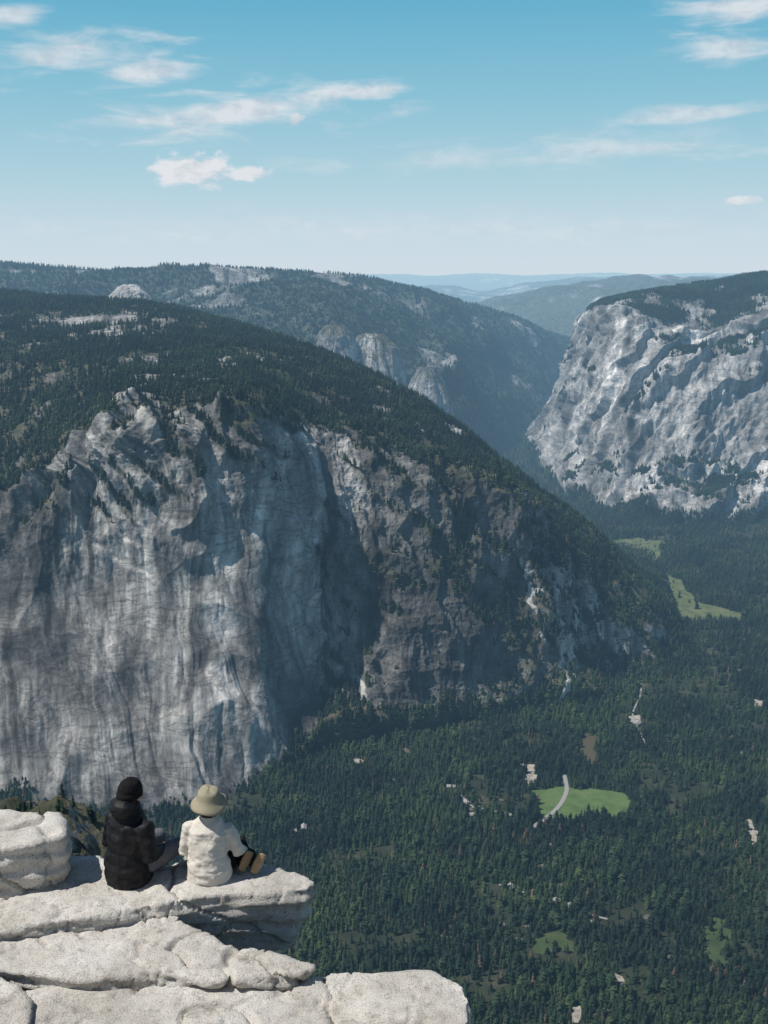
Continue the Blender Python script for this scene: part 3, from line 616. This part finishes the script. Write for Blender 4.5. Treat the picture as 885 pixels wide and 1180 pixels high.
    if man:
        tube(bm,[(0,hy-.012,z0+.125),(0,hy-.012,z0+.16),(0,hy-.012,z0+.2),(0,hy-.012,z0+.245),(0,hy-.015,z0+.27)],[(.093,.108),(.095,.11),(.091,.105),(.068,.08),(.03,.035)],n=28)
        tube(bm,[(0,hy-.02,z0+.12),(0,hy-.02,z0+.155)],[(.1,.116),(.1,.116)],n=28)
        part('beanie',bm,knit,root,.008,2,lambda c,no:.002*np.sin(np.arctan2(c[:,1]-.05,c[:,0])*60))
    else:
        prof=[(.0,.25),(.04,.25),(.074,.243),(.085,.228),(.09,.195),(.097,.165),(.112,.15),(.132,.13),(.146,.112),(.144,.108),(.128,.124),(.108,.142),(.093,.155),(.086,.19),(.08,.225),(0,.24)]
        nA=48; rings=[]
        for (r_,h_) in prof:
            rings.append([bm.verts.new((r_*math.cos(a)*1.0,hy-.015+r_*math.sin(a)*1.1,z0+h_+.01+(.016*math.sin(2*a+.6)+.012*math.sin(3*a))*max(0,(r_-.095)/.045)+.006*math.sin(3*a+1)*(h_>.22)+.12*(r_*math.sin(a)))) for a in [i*2*math.pi/nA for i in range(nA)]])
        for a,b_ in zip(rings[:-1],rings[1:]):
            for i in range(nA): j=(i+1)%nA; bm.faces.new((a[i],a[j],b_[j],b_[i]))
        bmesh.ops.remove_doubles(bm,verts=bm.verts,dist=.0004); bmesh.ops.recalc_face_normals(bm,faces=bm.faces)
        part('bucket_hat',bm,khaki,root,0)
    root.location=loc; root.rotation_euler=(0,0,-math.radians(face)); return root
m1=Pz(150,1008,-4.99); m2=Pz(242,1009,-4.99)
man=person('man_sitting',(m1[0],m1[1],-5.0),35,True)
wom=person('woman_sitting',(m2[0],m2[1],-5.0),5,False); wom.scale=(1.03,1.03,.98)
# ------------------------------------------------------------ sun + sky
E,A=math.radians(58),math.radians(80)
sd=Vector((-math.cos(E)*math.sin(A),-math.cos(E)*math.cos(A),math.sin(E)))
l=bpy.data.lights.new('sun','SUN'); l.energy=5.0; l.angle=math.radians(.5); l.color=(1,.955,.89)
so=bpy.data.objects.new('sun',l); so.rotation_euler=sd.to_track_quat('Z','Y').to_euler(); bpy.context.scene.collection.objects.link(so)
w=bpy.data.worlds.new('World'); bpy.context.scene.world=w; w.use_nodes=True; w.cycles.sampling_method='MANUAL'; w.cycles.sample_map_resolution=256; nt=w.node_tree; nt.nodes.clear()
out=N(nt,'ShaderNodeOutputWorld'); st=N(nt,'ShaderNodeTexSky',sky_type='NISHITA',sun_disc=False,sun_elevation=E,sun_rotation=math.atan2(sd.x,sd.y),altitude=2500,air_density=1.0,dust_density=.6,ozone_density=2.0)
bg=N(nt,'ShaderNodeBackground'); bg.inputs[1].default_value=.085; nt.links.new(st.outputs[0],bg.inputs[0])
tc=N(nt,'ShaderNodeTexCoord').outputs['Generated']; sx=N(nt,'ShaderNodeSeparateXYZ'); nt.links.new(tc,sx.inputs[0])
def M(op,a,b=None): return Mth(nt,op,a,b)
az=M('ARCTAN2',sx.outputs[0],sx.outputs[1]); el=M('ARCSINE',sx.outputs[2])
cv=N(nt,'ShaderNodeCombineXYZ'); nt.links.new(az,cv.inputs[0]); nt.links.new(el,cv.inputs[1])
nS=noise_n(nt,cv.outputs[0],1,7,.58,(14,60,1),.4); nC=noise_n(nt,cv.outputs[0],1,7,.6,(45,75,1),.3)
tr=N(nt,'ShaderNodeMapRange'); nt.links.new(el,tr.inputs[0]); tr.inputs[1].default_value=0; tr.inputs[2].default_value=.25
low_c=ramp(nt,tr.outputs[0],[(0,(.62,.71,.78)),(.12,(.57,.70,.78)),(.35,(.40,.62,.72)),(.6,(.25,.53,.67)),(.85,(.145,.44,.62)),(1,(.12,.40,.60))])
bl=N(nt,'ShaderNodeBackground'); nt.links.new(low_c,bl.inputs[0])
wf=N(nt,'ShaderNodeMapRange',interpolation_type='SMOOTHSTEP'); nt.links.new(el,wf.inputs[0]); wf.inputs[1].default_value=.24; wf.inputs[2].default_value=.55
skm=N(nt,'ShaderNodeMixShader'); nt.links.new(wf.outputs[0],skm.inputs[0]); nt.links.new(bl.outputs[0],skm.inputs[1]); nt.links.new(bg.outputs[0],skm.inputs[2])
def cloud(u,v,wu,hv,tilt,noise,amp,op,soft=.5):
    x_,y_,z_=P(u,v,1000); a0=math.atan2(x_,y_); e0=math.asin(z_/math.sqrt(x_*x_+y_*y_+z_*z_)); ca,sa=math.cos(tilt),math.sin(tilt)
    da=M('SUBTRACT',az,a0); de=M('SUBTRACT',el,e0)
    p=M('ADD',M('MULTIPLY',da,ca/(wu/F)),M('MULTIPLY',de,sa/(wu/F))); q=M('ADD',M('MULTIPLY',da,-sa/(hv/F)),M('MULTIPLY',de,ca/(hv/F)))
    r=M('SQRT',M('ADD',M('MULTIPLY',p,p),M('MULTIPLY',q,q)))
    f=M('ADD',M('SUBTRACT',1,r),M('MULTIPLY',M('SUBTRACT',noise,.5),amp))
    mr=N(nt,'ShaderNodeMapRange',interpolation_type='SMOOTHSTEP'); nt.links.new(f,mr.inputs[0]); mr.inputs[1].default_value=0; mr.inputs[2].default_value=soft
    return M('MULTIPLY',mr.outputs[0],op)
cl=[cloud(270,130,200,30,.10,nS,2.8,.85,1.1),cloud(400,108,80,12,.05,nS,2.0,.85,.7),cloud(70,62,150,28,.05,nS,3.0,.8,1.2),cloud(165,84,95,18,.16,nS,2.4,.8,.9),
 cloud(225,197,52,21,.0,nC,2.2,1,.6),cloud(285,201,32,9,.1,nC,1.8,.9,.6),cloud(340,138,14,10,.4,nC,1.6,.9,.6),cloud(851,231,22,6,0,nC,1.6,.9,.6),
 cloud(860,10,90,28,.1,nS,2.6,.85,1.),cloud(835,60,80,16,.05,nS,2.6,.75,1.),cloud(800,130,120,12,.07,nS,2.6,.65,1.1),cloud(680,172,300,24,.03,nS,3.,.6,1.4),cloud(500,187,280,14,.02,nS,3,.4,1.3),
 cloud(450,265,700,24,0,nS,3,.45,1.8),cloud(10,18,50,16,.1,nS,2,.75,1)]
s=cl[0]
for c_ in cl[1:]: s=M('MAXIMUM',s,c_)
bc=N(nt,'ShaderNodeBackground'); nt.links.new(ramp(nt,nC,[(.35,(.72,.78,.86)),(.55,(.93,.96,1.))]),bc.inputs[0]); bc.inputs[1].default_value=.82
ms=N(nt,'ShaderNodeMixShader'); nt.links.new(s,ms.inputs[0]); nt.links.new(skm.outputs[0],ms.inputs[1]); nt.links.new(bc.outputs[0],ms.inputs[2]); nt.links.new(ms.outputs[0],out.inputs[0])
# ------------------------------------------------------------ camera
cd=bpy.data.cameras.new('camera'); cd.sensor_fit='VERTICAL'; cd.sensor_height=36; cd.sensor_width=27; cd.lens=36*F/1180; cd.clip_start=.1; cd.clip_end=400000
co=bpy.data.objects.new('camera',cd); co.rotation_euler=(math.radians(90-12.4),0,0); bpy.context.scene.collection.objects.link(co); bpy.context.scene.camera=co
bpy.context.scene.view_settings.view_transform='Standard'; bpy.context.scene.view_settings.look='None'; bpy.context.scene.view_settings.exposure=0
